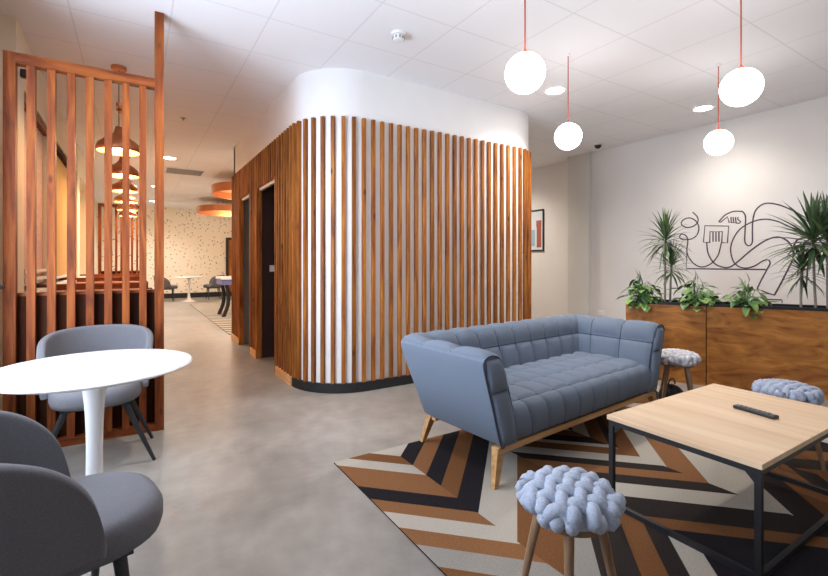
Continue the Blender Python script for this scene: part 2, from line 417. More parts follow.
# ------------------------------------------------------------------ pendants
def dome(loc, label, grp):
    t = thing('copper_pendant', label, 'pendant lamp', (loc[0], loc[1], 2.165), 0, grp)
    bm = bmesh.new(); lathe(bm, [(.170, .0), (.172, .03), (.160, .070), (.120, .105), (.070, .135), (.038, .175), (.026, .225), (0, .23)], 40)
    s = obj('shade', bm, M['copper'], t, smooth=True); mod(s, 'SOLIDIFY', thickness=.004)
    bm = bmesh.new(); lathe(bm, [(.163, .001), (.165, .03), (.152, .068), (.112, .10), (0, .125)], 40); obj('lining', bm, M['copper_in'], t, smooth=True)
    bm = bmesh.new(); bmesh.ops.create_uvsphere(bm, u_segments=16, v_segments=10, radius=.035); shift(bm, (0, 0, .035)); obj('bulb', bm, M['bulb'], t, smooth=True)
    bm = bmesh.new(); tube(bm, [(0, 0, .23), (0, 0, CEIL-2.165-.03)], .004, 8); obj('cord', bm, M['black'], t)
    bm = bmesh.new(); lathe(bm, [(0, CEIL-2.166), (.06, CEIL-2.166), (.06, CEIL-2.195), (.05, CEIL-2.20), (0, CEIL-2.20)], 24); obj('canopy', bm, M['copper'], t)
    bm = bmesh.new(); lathe(bm, [(0, .44), (.022, .44), (.022, .41), (0, .41)], 16); obj('cord_grip', bm, M['copper'], t)
    return t
dl = ['first and nearest copper dome pendant behind the slatted screen', 'second copper dome pendant in the receding row behind the screen',
      'third copper dome pendant in the receding row behind the screen', 'fourth copper dome pendant in the receding row behind the screen',
      'fifth copper dome pendant in the receding row behind the screen', 'last and farthest copper dome pendant in the row behind the screen']
for k in range(6):
    y = 4.8 + 1.33*k
    if k == 0: D0 = dome((-.12, y), dl[0], 'copper pendants over the booths')
    else: dup(D0, (-.12, y, 2.165), 0, dl[k])
def globe(x, y, label):
    t = thing('globe_pendant', label, 'pendant lamp', (x, y, 2.235), 0, 'white globe pendants on red cords')
    bm = bmesh.new(); bmesh.ops.create_uvsphere(bm, u_segments=40, v_segments=24, radius=.11); obj('globe', bm, M['globe'], t, smooth=True)
    bm = bmesh.new(); tube(bm, [(0, 0, .118), (0, 0, CEIL-2.235-.02)], .0045, 8); obj('cord', bm, M['cord'], t)
    bm = bmesh.new(); lathe(bm, [(0, .109), (.02, .107), (.02, .118), (.008, .128), (0, .128)], 16); obj('cap', bm, M['cord'], t)
    bm = bmesh.new(); lathe(bm, [(0, CEIL-2.236), (.018, CEIL-2.236), (.015, CEIL-2.256), (0, CEIL-2.256)], 24); obj('canopy', bm, M['plastic'], t)
    return t
G0 = globe(1.85, 1.79, 'glowing white globe pendant over the near left end of sofa, biggest round one')
for x, y, l in ((3.09, 2.50, 'small glowing globe pendant hanging left, behind the sofa beside the slatted wall corner'),
                (3.106, 1.243, 'glowing globe pendant at upper right above the coffee table, topmost at right'),
                (4.374, 1.924, 'glowing globe pendant above the planter, lowest of the right pair')):
    dup(G0, (x, y, 2.235), 0, l)
# ring shades in the far hall
def drum(x, y, r, label):
    t = thing('copper_ring_lamp', label, 'ceiling lamp', (x, y, 2.55))
    bm = bmesh.new(); lathe(bm, [(r-.01, .0), (r, .0), (r, .17), (r-.01, .17), (r-.01, 0)], 48); obj('ring', bm, M['copper'], t, autos=30)
    bm = bmesh.new(); lathe(bm, [(0, .14), (r-.012, .14), (r-.012, .15), (0, .15)], 48); obj('diffuser', bm, M['copper_in'], t)
    for a in range(3):
        bm = bmesh.new(); tube(bm, [(.6*r*cos(a*2.1), .6*r*sin(a*2.1), .15), (.6*r*cos(a*2.1), .6*r*sin(a*2.1), CEIL-2.551)], .004, 6)
        obj('wire', bm, M['black'], t)
drum(2.15, 9.7, .85, 'nearer big copper ring lamp under the far hall ceiling')
drum(2.3, 13.6, .85, 'farther big copper ring lamp under the far hall ceiling')

# downlights: every one a real lamp
SPOTS = [(3.63, 3.10, 'recessed ceiling downlight between the two left globe pendants', 1), (5.48, 2.57, 'recessed ceiling downlight beside the right pair of globe pendants', 1),
         (.60, 3.0, 'recessed ceiling downlight at the top edge near the slatted screen', 1), (.50, 8.55, 'bright recessed corridor downlight right of the screen post', 1),
         (.42, 11.9, 'corridor downlight farther along, seen beside the screen post', 1), (.45, 14.8, 'farthest corridor downlight near the flecked wall', 1)]
DL = None
def spot(x, y, z, power, col=(1, .9, .8), ang=150, r=.06, blend=.8):
    l = bpy.data.lights.new('spot', 'SPOT'); l.energy = power; l.color = col; l.spot_size = radians(ang); l.spot_blend = blend; l.shadow_soft_size = r
    o = bpy.data.objects.new('downlight_lamp', l); C.objects.link(o); o.location = (x, y, z); return o
for x, y, lab, on in SPOTS:
    if DL is None:
        DL = thing('downlight', lab, 'ceiling light', (x, y, CEIL), 0, 'recessed ceiling downlights')
        bm = bmesh.new(); lathe(bm, [(.09, -.002), (.110, -.002), (.107, -.012), (.09, -.008), (.09, -.002)], 32); obj('trim_ring', bm, M['plastic'], DL)
        bm = bmesh.new(); lathe(bm, [(0, -.004), (.09, -.004), (.09, -.002), (0, -.002)], 32); obj('lens', bm, M['lamp'], DL)
    else: dup(DL, (x, y, CEIL), 0, lab)

# ceiling fittings
t = thing('smoke_detector', 'white round smoke detector on the ceiling left of the globes', 'smoke detector', (1.71, 2.96, CEIL))
bm = bmesh.new(); lathe(bm, [(0, -.001), (.055, -.001), (.055, -.02), (0, -.02)], 32); obj('base', bm, M['plastic'], t)
bm = bmesh.new(); lathe(bm, [(.04, -.021), (.045, -.04), (.04, -.055), (.02, -.062), (0, -.062)], 32); obj('sensor_head', bm, M['plastic'], t, autos=40)
bm = bmesh.new()
for k in range(10):
    a = 2*pi*k/10; obox(bm, (.0445*cos(a), .0445*sin(a)), (-sin(a), cos(a)), .006, .003, -.05, -.034)
obj('vents', bm, M['plastic_grey'], t)
t = thing('dome_camera', 'small black dome camera on ceiling near the right wall pilaster', 'security camera', (5.83, 4.18, CEIL))
bm = bmesh.new(); lathe(bm, [(0, -.001), (.06, -.001), (.06, -.018), (0, -.018)], 32); obj('base', bm, M['plastic'], t)
bm = bmesh.new(); lathe(bm, [(.048, -.019), (.046, -.04), (.03, -.062), (0, -.07)], 32); obj('dome', bm, M['plastic_black'], t, smooth=True)
t = thing('air_vent', 'grey slotted air vent in the corridor ceiling', 'vent', (.82, 9.7, CEIL))
bm = bmesh.new(); box(bm, -.35, .35, -.3, .3, -.006, -.001); obj('plate', bm, M['plastic'], t)
bm = bmesh.new()
for k in range(7): box(bm, -.31, .31, -.26+.08*k, -.225+.08*k, -.012, -.0065)
obj('louvres', bm, M['plastic_grey'], t)
t = thing('sprinkler', 'tiny sprinkler head on the corridor ceiling', 'sprinkler', (.5, 6.09, CEIL))
bm = bmesh.new(); lathe(bm, [(0, -.001), (.03, -.001), (.03, -.006), (.01, -.008), (.007, -.022), (.013, -.025), (.013, -.027), (0, -.027)], 20); obj('head', bm, M['plastic_grey'], t)

# ------------------------------------------------------------------ picture, mural, socket
t = thing('framed_picture', 'black framed print on the passage wall right of the slats', 'picture', (6.349, 5.97, 1.38))
bm = bmesh.new(); box(bm, -.02, 0, -.30, .30, 0, .025); box(bm, -.02, 0, -.30, .30, .745, .77); box(bm, -.02, 0, -.30, -.275, .025, .745); box(bm, -.02, 0, .275, .30, .025, .745)
obj('frame', bm, M['black'], t); obj('print', nb(-.008, -.001, -.275, .275, .025, .745), [M['art_paper']], t)
bm = bmesh.new()
for y0, y1, z0, z1 in ((-.24, -.13, .07, .45), (-.245, -.12, .45, .57)): box(bm, -.0095, -.0082, y0, y1, z0, z1)
obj('print_figure', bm, M['art_red'], t)['label'] = 'red brown shape'
obj('print_patch', nb(-.0095, -.0082, -.09, .06, .10, .40), mat('print_blue', (.30, .42, .52), .6), t)['label'] = 'pale blue patch'
t = thing('wall_socket', 'white wall switch plate low on the wall above the sofa back', 'socket', (6.199, 4.38, .38))
obj('plate', nb(-.010, 0, -.06, .06, -.04, .04, bev=.003), M['plastic'], t); obj('rocker', nb(-.014, -.0101, -.03, .03, -.025, .025), M['plastic'], t)

def onwall(px, py, X=6.196):
    k = (px-CX)/F; dx = sin(YAW)+cos(YAW)*k; dy = cos(YAW)-sin(YAW)*k; d = X/dx
    return Vector((X, d*dy, H-(py-HY)*d/F))
c7 = lambda L_: [(670+u/5.757, 200+v/5.757) for u, v in L_]
c6 = lambda L_: [(730+u/5.757, 200+v/5.757) for u, v in L_]
c1 = lambda L_: [(760+u/4.115, 180+v/4.115) for u, v in L_]
curves = [
 c7([(130,70),(155,95),(160,125),(135,150),(95,158),(65,140),(75,115),(110,103),(145,118),(165,155),(155,200),(120,225),(75,228),(55,215),(65,197),(90,205),(102,235),(97,300),(125,355),(175,385),(230,370),(275,320),(295,247)]),
 c7([(210,245),(220,310),(255,365),(310,388),(350,383)]) + c6([(50,350),(120,290),(200,235),(270,213),(325,232),(358,275),(364,330),(345,375),(300,465),(255,548)]),
 c6([(440,200),(380,172),(330,148),(270,122),(200,110),(130,125),(60,165),(20,220),(3,280),(15,345),(45,380),(90,392),(140,380),(190,350),(220,345),(230,365),(212,400),(180,460),(155,512)]),
 c7([(280,125),(315,88),(360,67),(403,65)]) + c6([(75,70),(89,100),(86,180),(85,240),(105,263),(127,245),(128,180),(132,110),(150,55),(200,20),(270,25),(350,55),(430,100)]),
 c1([(140,310),(138,275),(152,248),(185,237),(232,240),(258,262)]), c1([(200,246),(180,262),(172,290),(176,440)]), c1([(268,80),(240,100),(225,130)]), c1([(190,440),(196,360),(205,300)]),
]
polys = [
 c7([(97,300),(93,395),(400,399)]) + c6([(205,400)]), c7([(225,245),(192,243),(200,148),(337,150),(330,247),(298,245)]), c7([(228,247),(230,182),(300,182),(297,247)]),
 c7([(247,182),(247,240)]), c7([(264,182),(264,240)]), c7([(281,182),(281,240)]), c6([(155,512),(215,535),(255,548)]), c6([(178,562),(200,572),(298,575),(300,592)]),
 c7([(280,125),(290,128),(330,97),(340,130),(352,130),(350,98)]), c7([(352,130),(366,130),(362,98)]), c7([(366,130),(380,132),(376,98)]), c7([(380,132),(398,134),(407,125),(390,112),(390,98)]), c1([(176,440),(190,440)]),
]
bm = bmesh.new()
for cv in curves: tube(bm, spline([onwall(*p) for p in cv], 6), .0085, 6)
for cv in polys: tube(bm, [onwall(*p) for p in cv], .0080, 6)
# flatten against the wall
for v in bm.verts: v.co.x = 6.199 + (v.co.x-6.196)*.3
tag(obj('line_mural', bm, M['line']), 'dark one-line drawing of hands, a phone and a shoe on the right wall', 'mural')

# ------------------------------------------------------------------ chevron carpets
def clip(poly, a, b, c):      # keep a*x+b*y<=c
    out = []
    for i in range(len(poly)):
        p, q = poly[i], poly[(i+1) % len(poly)]
        fp, fq = a*p[0]+b*p[1]-c, a*q[0]+b*q[1]-c
        if fp <= 0: out.append(p)
        if fp*fq < 0:
            t_ = fp/(fp-fq); out.append((p[0]+(q[0]-p[0])*t_, p[1]+(q[1]-p[1])*t_))
    return out
RM = ['rug_brown', 'rug_tan', 'rug_black', 'rug_cream', 'rug_grey', 'rug_dark']
def rug(name, x0, x1, y0, y1, vx, per, arms, label, dx=0):
    """arms: list of (side, list of (c_top, material letters))"""
    bm = bmesh.new(); top = .008
    def face(poly, mi):
        if len(poly) < 3: return
        f = bm.faces.new([bm.verts.new((p[0]-x0, p[1]-y0, top)) for p in poly]); f.material_index = mi
        f.normal_update()
        if f.normal.z < 0: f.normal_flip()
    h = per/2; k = 0; xs = vx
    while xs - h > x0: xs -= per
    i = 0
    while xs-h < x1:
        for side in (0, 1):
            st = arms[(i*2+side) % len(arms)]
            a, b = (xs-h, xs) if side == 0 else (xs, xs+h)
            for (ct, mi), (cb, _) in zip(st, st[1:]+[(-9, 0)]):
                s = -1 if side == 0 else 1         # c = y - s*(x-xs)
                big = [(a, y0), (b, y0), (b, y1), (a, y1)]
                big = clip(big, 1, 0, x1); big = clip(big, -1, 0, -x0) if big else big
                if not big: continue
                p = clip(big, -s, 1, ct - s*xs)    # y - s*(x-xs) <= ct
                if len(p) < 3: continue
                p = clip(p, s, -1, -(cb - s*xs))
                if len(p) >= 3: face(p, mi)
        xs += per; i += 1
    box(bm, 0.0, x1-x0, 0.0, y1-y0, .001, .0072, mi=2)
    o = obj(name, bm, [M[r_] for r_ in RM]); o.location = (x0, y0, 0)
    return tag(o, label, 'rug')
BR, TN, BK, CR, GY, DK = range(6)
U = .141
def seq(c, items):
    out = []
    for mi, w_ in items: out.append((c, mi)); c -= w_*U
    return out
L1 = [(9, BK), (2.62, BR), (2.47, CR), (2.33, BR), (2.19, CR), (2.05, TN), (1.77, BK), (1.62, TN), (1.49, CR), (1.34, TN), (1.20, GY), (1.04, BR), (.92, DK), (.78, CR), (.64, BK), (.50, BR), (.36, BK)]
R1 = [(9, BR), (2.61, CR), (2.47, CR), (2.33, BK), (2.19, TN), (2.05, BK), (1.91, BR), (1.77, BK), (1.61, CR), (1.36, BR), (1.08, GY), (.93, DK), (.72, BR), (.58, DK), (.47, CR), (.33, BK)]
L2 = [(9, DK), (2.2, CR), (2.05, BR), (1.91, DK), (1.77, CR), (1.70, BR), (1.56, CR), (1.42, DK), (1.31, TN), (1.18, DK), (1.04, CR), (.84, DK), (.60, BR), (.48, BK)]
R2 = [(9, CR), (2.2, DK), (2.05, CR), (1.91, BR), (1.77, DK), (1.70, BR), (1.56, CR), (1.40, TN), (1.18, CR), (.82, DK), (.62, BR), (.44, DK), (.30, BR), (.16, CR)]
L3 = [(9, BR), (1.9, CR), (1.75, TN), (1.5, DK), (1.34, CR), (1.2, BR), (1.06, BK), (.8, BR), (.6, DK), (.4, BR), (.2, CR)]
rug('chevron_rug', .99, 4.2, -.6, 2.47, 1.36, 1.22, [L1, R1, L2, R2, L3, R2, L3, R1], 'large brown, black and cream chevron rug under the sofa and coffee table')
far = seq(15, [(CR, 1.5), (BR, .7), (CR, 1.5), (DK, .6)]*22)
rug('chevron_rug', 1.3, 4.2, 7.75, 14.0, 1.9, 1.22, [far, far[2:]+far[:0]], 'cream and brown chevron rug in the far hall')

# ------------------------------------------------------------------ planter
PL = Vector((4.30, 2.76, 0)); PD = Vector((.457, -.889, 0)).normalized(); PNV = Vector((-PD.y, PD.x, 0))   # PNV away from camera
prz = atan2(PD.y, PD.x)
def planter(t0, ln, label):
    loc = PL + PD*t0
    t = thing('planter', label, 'planter', loc, prz, 'stained plywood planter units')
    D = .36
    obj('front_panel', nb(0.004, ln-.004, 0, .02, 0, .755), M['ply'], t)
    obj('back_panel', nb(0.004, ln-.004, D-.02, D, 0, .755), M['ply'], t)
    obj('side_panel', nb(0.004, .022, .0205, D-.0205, 0, .755), M['ply'], t); obj('side_panel', nb(ln-.022, ln-.004, .0205, D-.0205, 0, .755), M['ply'], t)
    bm = bmesh.new(); z0, z1 = .756, .782
    box(bm, .004, ln-.004, .0, .022, z0, z1); box(bm, .004, ln-.004, D-.022, D, z0, z1); box(bm, .004, .026, .0221, D-.0221, z0, z1); box(bm, ln-.026, ln-.004, .0221, D-.0221, z0, z1)
    obj('liner_rim', bm, M['black'], t)['label'] = 'black metal liner rim'
    bm = bmesh.new(); grid(bm, lambda u, v: Vector((.027+u*(ln-.054), .0225+v*(D-.045), .735+.008*sin(u*40)*cos(v*17))), 40, 12)
    obj('soil', bm, M['soil'], t, smooth=True)
    return t
planter(0, .70, 'left stained plywood planter unit nearest the sofa, with four plants'.replace(', with four plants', ''))
planter(.70, 1.35, 'long right stained plywood planter unit behind the coffee table')
def plpos(px, back=.18):
    """spot along the planter's middle under a given column of the photo"""
    a = YAW + math.atan((px-CX)/F); o_ = PL + PNV*back; dx, dy = sin(a), cos(a)
    det = PD.x*dy - PD.y*dx; tt = (-(o_.x)*dy + o_.y*dx)/det
    p = o_ + PD*tt; return Vector((p.x, p.y, .735)), p.x*sin(YAW)+p.y*cos(YAW)
def zat(py, d): return H + (HY-py)*d/F
def blade(bm, base, dirv, ln, w, droop, curl=.0):
    d = Vector(dirv).normalized(); side = d.cross(Vector((0, 0, 1)))
    if side.length < .01: side = Vector((1, 0, 0))
    side.normalize(); n = 7; p = Vector(base); rows = []
    up = side.cross(d).normalized()
    for i in range(n+1):
        t_ = i/n; ww = w*(.55+.9*t_ if t_ < .4 else (1-t_)**.8*1.45)*.5
        if i == n: ww = .0004
        up = side.cross(d).normalized()
        rows.append((bm.verts.new(p-side*ww+up*ww*.35), bm.verts.new(p), bm.verts.new(p+side*ww+up*ww*.35)))
        d = (d + Vector((0, 0, -droop*(.3+t_)/n))).normalized(); p = p + d*(ln/n)
    for a, b in zip(rows, rows[1:]):
        bm.faces.new((a[0], a[1], b[1], b[0])); bm.faces.new((a[1], a[2], b[2], b[1]))
def drac_head(bm, c, n, ln, w, droop=1.5, lo=-35, bias=None):
    for i in range(n):
        az = i*2.399 + random.uniform(-.25, .25); t_ = i/n
        el = radians(lo + (88-lo)*(t_**.85) + random.uniform(-7, 7))
        d = Vector((cos(az)*cos(el), sin(az)*cos(el), sin(el)))
        if bias: d += Vector(bias)*random.uniform(0, 1)
        b0 = Vector(c) + Vector((0, 0, (t_-.5)*.16)) + Vector((cos(az), sin(az), 0))*.008
        blade(bm, b0, d, ln*random.uniform(.75, 1.1)*(1-.15*t_), w*random.uniform(.8, 1.2), droop*random.uniform(.7, 1.3)*(1-.75*t_))
def dracaena(px, heads, label, seed):
    random.seed(seed); p, d = plpos(px)
    t = thing('dracaena', label, 'plant', p)
    bl = bmesh.new(); bs = bmesh.new()
    for (hx, hy, stx, n, ln, w, dr) in heads:
        top = Vector(((hx-px)*d/F*cos(YAW)*.9, -(hx-px)*d/F*sin(YAW)*.9, zat(hy, d)-p.z))
        bot = Vector(((stx-px)*d/F*cos(YAW), -(stx-px)*d/F*sin(YAW), -.02))
        mid = (top+bot)/2 + Vector((.008, .006, 0))
        tube(bs, spline([bot, mid, top], 8), .0105, 8)
        drac_head(bl, top, n, ln, w, dr)
    obj('leaves', bl, M['drac'], t, smooth=True); obj('stem', bs, M['bark'], t, smooth=True)
dracaena(667, [(665, 240, 665, 95, .31, .023, 1.7), (672, 266, 670, 70, .26, .020, 1.6)], 'spiky dracaena with two canes in the left planter unit', 3)
dracaena(801, [(802, 270, 801, 65, .25, .021, 1.3)], 'short spiky dracaena in front of the mural shoe, between taller ones and pothos', 5)
dracaena(817, [(813, 240, 816, 60, .47, .042, .95)], 'tall wide-leaved dracaena at right whose leaves reach left over the mural', 9)
dracaena(829, [(828, 240, 828, 60, .42, .042, .9)], 'tall dark dracaena cut off by the right edge of the photo', 12)
def heart(bm, p, d, up, ln, w):
    d = Vector(d).normalized(); s = d.cross(Vector(up)).normalized(); u = s.cross(d).normalized()
    prof = [(0, .0), (-.10, .30), (.02, .48), (.25, .50), (.5, .40), (.75, .22), (.92, .08), (1.0, .0)]
    ctr = [bm.verts.new(Vector(p)+d*(ln*max(a, 0)) - u*(.22*ln*max(a, 0)**2)) for a, _ in prof]
    for sg in (-1, 1):
        e = [ctr[0]] + [bm.verts.new(Vector(p)+d*(ln*a)+s*(sg*w*b)+u*(.25*w*b) - u*(.22*ln*max(a, 0)**2)) for a, b in prof[1:-1]] + [ctr[-1]]
        for i in range(len(prof)-1):
            vs = []
            for v in (ctr[i], ctr[i+1], e[i+1], e[i]):
                if v not in vs: vs.append(v)
            if len(vs) >= 3:
                try: bm.faces.new(vs)
                except ValueError: pass
def pothos(px, label, seed, n=34, sz=1., back=.12):
    random.seed(seed); p, d = plpos(px, back)
    t = thing('pothos', label, 'plant', p); bl = bmesh.new(); bs = bmesh.new()
    for i in range(n):
        az = random.uniform(0, 2*pi); r = random.uniform(.03, .17)*sz; z = random.uniform(.03, .24)*sz*(1.15-r*2.5/sz)
        if i % 4 == 0: az = -pi/2 - .5 + random.uniform(-1.3, 1.3); r = random.uniform(.13, .17); z = random.uniform(-.04, .06)
        az0 = az
        e = Vector((cos(az)*r, sin(az)*r, z))
        if e.dot(PNV) > .14: e = e - PNV*(e.dot(PNV)-.1)
        if z < .06 and e.dot(PNV) > -.13: z = e.z = .08
        tube(bs, spline([Vector((cos(az)*.02, sin(az)*.02, -.01)), Vector((e.x*.55, e.y*.55, max(z, .03)*.9+.05)), e], 4), .0022, 5)
        dv = Vector((cos(az), sin(az), random.uniform(-.9, .35)))
        heart(bl, e, dv, (0, 0, 1), random.uniform(.06, .10)*sz, random.uniform(.055, .085)*sz)
    for k in range(3):   # upright pale new leaves
        e = Vector((random.uniform(-.04, .04), random.uniform(-.04, .04), .20*sz+.04*k))
        tube(bs, [Vector((0, 0, -.01)), e*.5, e], .0025, 5); heart(bl, e, (random.uniform(-.4, .4), random.uniform(-.4, .4), 1), (.3, -1, 0), .10*sz, .05*sz)
    obj('leaves', bl, M['pothos'], t, smooth=True); obj('stem', bs, M['pothos'], t)
pothos(641, 'leafy green pothos at the far left end of the planter', 21, 66, 1.08)
pothos(697, 'leafy green pothos straddling the gap between the two planter units', 22, 60, 1.05)
pothos(747, 'leafy green pothos in the right planter unit under the mural', 25, 46, .95)

# ------------------------------------------------------------------ SOFA
sofa = thing('sofa', 'blue grey tufted two-seat sofa with light wood frame on the chevron rug', 'sofa', (2.44, 2.22, .008), radians(5.4))
HX, HYD = 1.01, .405
def upath():
    r = .13; P = [(-HX, -HYD)]
    for i in range(9):
        a = pi - (pi/2)*i/8; P.append((-HX+r+r*cos(a), HYD-r+r*sin(a)))
    for i in range(9):
        a = pi/2 - (pi/2)*i/8; P.append((HX-r+r*cos(a), HYD-r+r*sin(a)))
    P.append((HX, -HYD)); return [Vector(p) for p in P]
UP = upath(); UL = [0]
for a, b in zip(UP, UP[1:]): UL.append(UL[-1]+(b-a).length)
def uat(s):
    s = max(0, min(s, UL[-1]-1e-6))
    for i in range(len(UP)-1):
        if s <= UL[i+1]:
            k = (s-UL[i])/(UL[i+1]-UL[i]); return UP[i].lerp(UP[i+1], k)
    return UP[-1]
def upos(s, off, z):
    """point on the U: s along the outer top edge, off inwards, z height"""
    p = uat(s); e = .04
    t_ = (uat(s+e)-uat(s-e)).normalized(); nrm = Vector((t_.y, -t_.x))   # inward
    q = p + nrm*off
    k = min(max((z-.2)/.48, 0), 1.03)
    sx_ = (.865+(1.01-.865)*k)/1.01; sy_ = (.70+(.81-.70)*k)/.81
    return Vector((q.x*sx_, -HYD+(q.y+HYD)*sy_, z))
LT = UL[-1]
# smooth outer body
prof = [(.03, .20), (.0, .22), (0, .42), (0, .62), (.012, .665), (.045, .687), (.09, .690), (.13, .67), (.15, .60), (.155, .45), (.155, .20)]
bm = bmesh.new(); ns = 90
R_ = [[bm.verts.new(upos(LT*i/ns, o_, z_)) for o_, z_ in prof] for i in range(ns+1)]
for a, b in zip(R_, R_[1:]):
    for k in range(len(prof)): bm.faces.new((a[k], a[(k+1) % len(prof)], b[(k+1) % len(prof)], b[k]))
bm.faces.new(R_[0]); bm.faces.new(R_[-1][::-1])
obj('body', bm, M['sofa'], sofa, autos=50)
def seam_shade_lines(f, us, vs, name, parent):  # thin dark tubes along the tuft lines, crease shade put into colour
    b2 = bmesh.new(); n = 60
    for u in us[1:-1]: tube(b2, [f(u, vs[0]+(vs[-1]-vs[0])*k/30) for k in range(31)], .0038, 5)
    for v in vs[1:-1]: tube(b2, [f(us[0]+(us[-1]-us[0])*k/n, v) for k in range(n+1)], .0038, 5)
    o = obj(name, b2, M['seam'], parent, smooth=True); o['label'] = 'dark lines painting the shade in the tuft creases'
def tuft(bm, f, us, vs, A, sub=6, orient=None, ex=.42):
    """f(u,v)->pos ; us, vs lists of seam positions"""
    def dense(L_):
        out = []
        for a, b in zip(L_, L_[1:]):
            for k in range(sub): out.append((a+(b-a)*(.5-.5*cos(pi*k/sub)), k/sub))
        out.append((L_[-1], 0)); return [(x, (.5-.5*cos(pi*q))) for x, q in out]
    Us, Vs = dense(us), dense(vs); e = 1e-3; G = []
    for u, a in Us:
        row = []
        for v, b in Vs:
            p = f(u, v); du = f(min(u+e, us[-1]), v)-f(max(u-e, us[0]), v); dv = f(u, min(v+e, vs[-1]))-f(u, max(v-e, vs[0]))
            n_ = du.cross(dv)
            if n_.length > 1e-12: n_.normalize()
            n_ = n_*orient
            fa = (max(sin(pi*a), 0))**ex; fb = (max(sin(pi*b), 0))**ex
            row.append(bm.verts.new(p + n_*(A*(fa*fb))))
        G.append(row)
    for i in range(len(G)-1):
        for j in range(len(G[0])-1): bm.faces.new((G[i][j], G[i+1][j], G[i+1][j+1], G[i][j+1]))
lin = [Vector((.03, .676)), Vector((.07, .688)), Vector((.12, .682)), Vector((.148, .65)), Vector((.163, .56)), Vector((.17, .45)), Vector((.175, .34))]
lin2 = spline([(p.x, p.y, 0) for p in lin], 8)
def linf(s, v):
    k = v*(len(lin2)-1); i = min(int(k), len(lin2)-2); q = lin2[i].lerp(lin2[i+1], k-i); return upos(s, q.x, q.y)
cor = HYD*2-.13+.10
us = [0.004] + [cor*k/3 for k in (1, 2)] + [cor+.04] + [cor+.04+(LT-2*cor-.08)*k/10 for k in range(1, 11)] + [LT-cor+cor*k/3 for k in (1, 2)] + [LT-.004]
bm = bmesh.new(); tuft(bm, linf, us, [0, .66, 1], .026, 7, orient=-1, ex=.36)
lining = obj('tufted_lining', bm, M['sofa'], sofa, smooth=True); seam_shade_lines(linf, us, [0, .66, 1], 'seam_shade', lining)
# arm front panels
for sgn in (0, 1):
    def pf(u, v):
        z_ = .215+v*(.672-.215); w0, w1 = .012, .150
        if v > .85: w0 += (v-.85)*.12; w1 -= (v-.85)*.15
        p = upos(0.0 if sgn == 0 else LT, w0+(w1-w0)*u, z_); return Vector((p.x, -HYD-.002, z_))
    bm = bmesh.new(); tuft(bm, pf, [0, 1], [0, .62, 1], .03, 8, orient=(1 if sgn == 0 else -1), ex=.35)
    pn = obj('arm_panel', bm, M['sofa'], sofa, smooth=True)
    bm = bmesh.new(); s0 = 0.0 if sgn == 0 else LT
    pts = [upos(s0, o_, z_) + Vector((0, -.004, 0)) for o_, z_ in spline([(a, b, 0) for a, b in prof[1:8]], 5) for z_ in [z_]] if False else []
    for v in spline([(a, b, 0) for a, b in prof[0:9]], 5):
        q = upos(s0, v.x, v.y); pts.append(Vector((q.x, -HYD-.004, q.z)))
    tube(bm, pts, .0035, 6); obj('piping', bm, M['piping'], pn)
# seat
def seatf(x, v):
    pr = seatf.pr; k = v*(len(pr)-1); i = min(int(k), len(pr)-2); q = pr[i].lerp(pr[i+1], k-i)
    w_ = (.735 if q.z < .30 else .775)
    return Vector((x*(.745+.06*min(max((q.z-.2)/.2, 0), 1)), q.y, q.z))
seatf.pr = spline([(0, .25, .395), (0, .05, .405), (0, -.15, .41), (0, -.33, .40), (0, -.385, .375), (0, -.405, .32), (0, -.402, .215)], 8)
bm = bmesh.new(); tuft(bm, seatf, [-1+.2*k for k in range(11)], [0, .165, .335, .52, 1], .022, 7, orient=-1, ex=.36)
sc = obj('seat_cushion', bm, M['sofa'], sofa, smooth=True); seam_shade_lines(seatf, [-1+.2*k for k in range(11)], [0, .165, .335, .52, 1], 'seam_shade', sc)
obj('seat_base', nb(-.72, .72, -.38, .28, .20, .36), M['piping'], sofa)
bm = bmesh.new()
box(bm, -.875, .875, -.400, -.365, .165, .200, bev=.005); box(bm, -.80, .80, .20, .24, .155, .199, bev=.005)
box(bm, -.76, -.72, -.366, .201, .157, .199); box(bm, .72, .76, -.366, .201, .157, .199)
obj('wood_frame', bm, M['sofa_wood'], sofa)
for sx_, sy_ in ((-1, -1), (1, -1), (-1, 1), (1, 1)):
    bm = bmesh.new(); ty = -.375 if sy_ < 0 else .265; fy = -.395 if sy_ < 0 else .31
    xo = 0 if sy_ < 0 else -.085
    a = [(sx_*(.82+xo), ty-.022, .198), (sx_*(.878+xo), ty-.022, .198), (sx_*(.878+xo), ty+.022, .198), (sx_*(.82+xo), ty+.022, .198)]
    b = [(sx_*(.885+xo), fy-.013, 0), (sx_*(.915+xo), fy-.013, 0), (sx_*(.915+xo), fy+.013, 0), (sx_*(.885+xo), fy+.013, 0)]
    va = [bm.verts.new(p) for p in a]; vb = [bm.verts.new(p) for p in b]
    for k in range(4): bm.faces.new((va[k], va[(k+1) % 4], vb[(k+1) % 4], vb[k]))
    bm.faces.new(va); bm.faces.new(vb[::-1])
    obj('leg', bm, M['sofa_wood'], sofa)

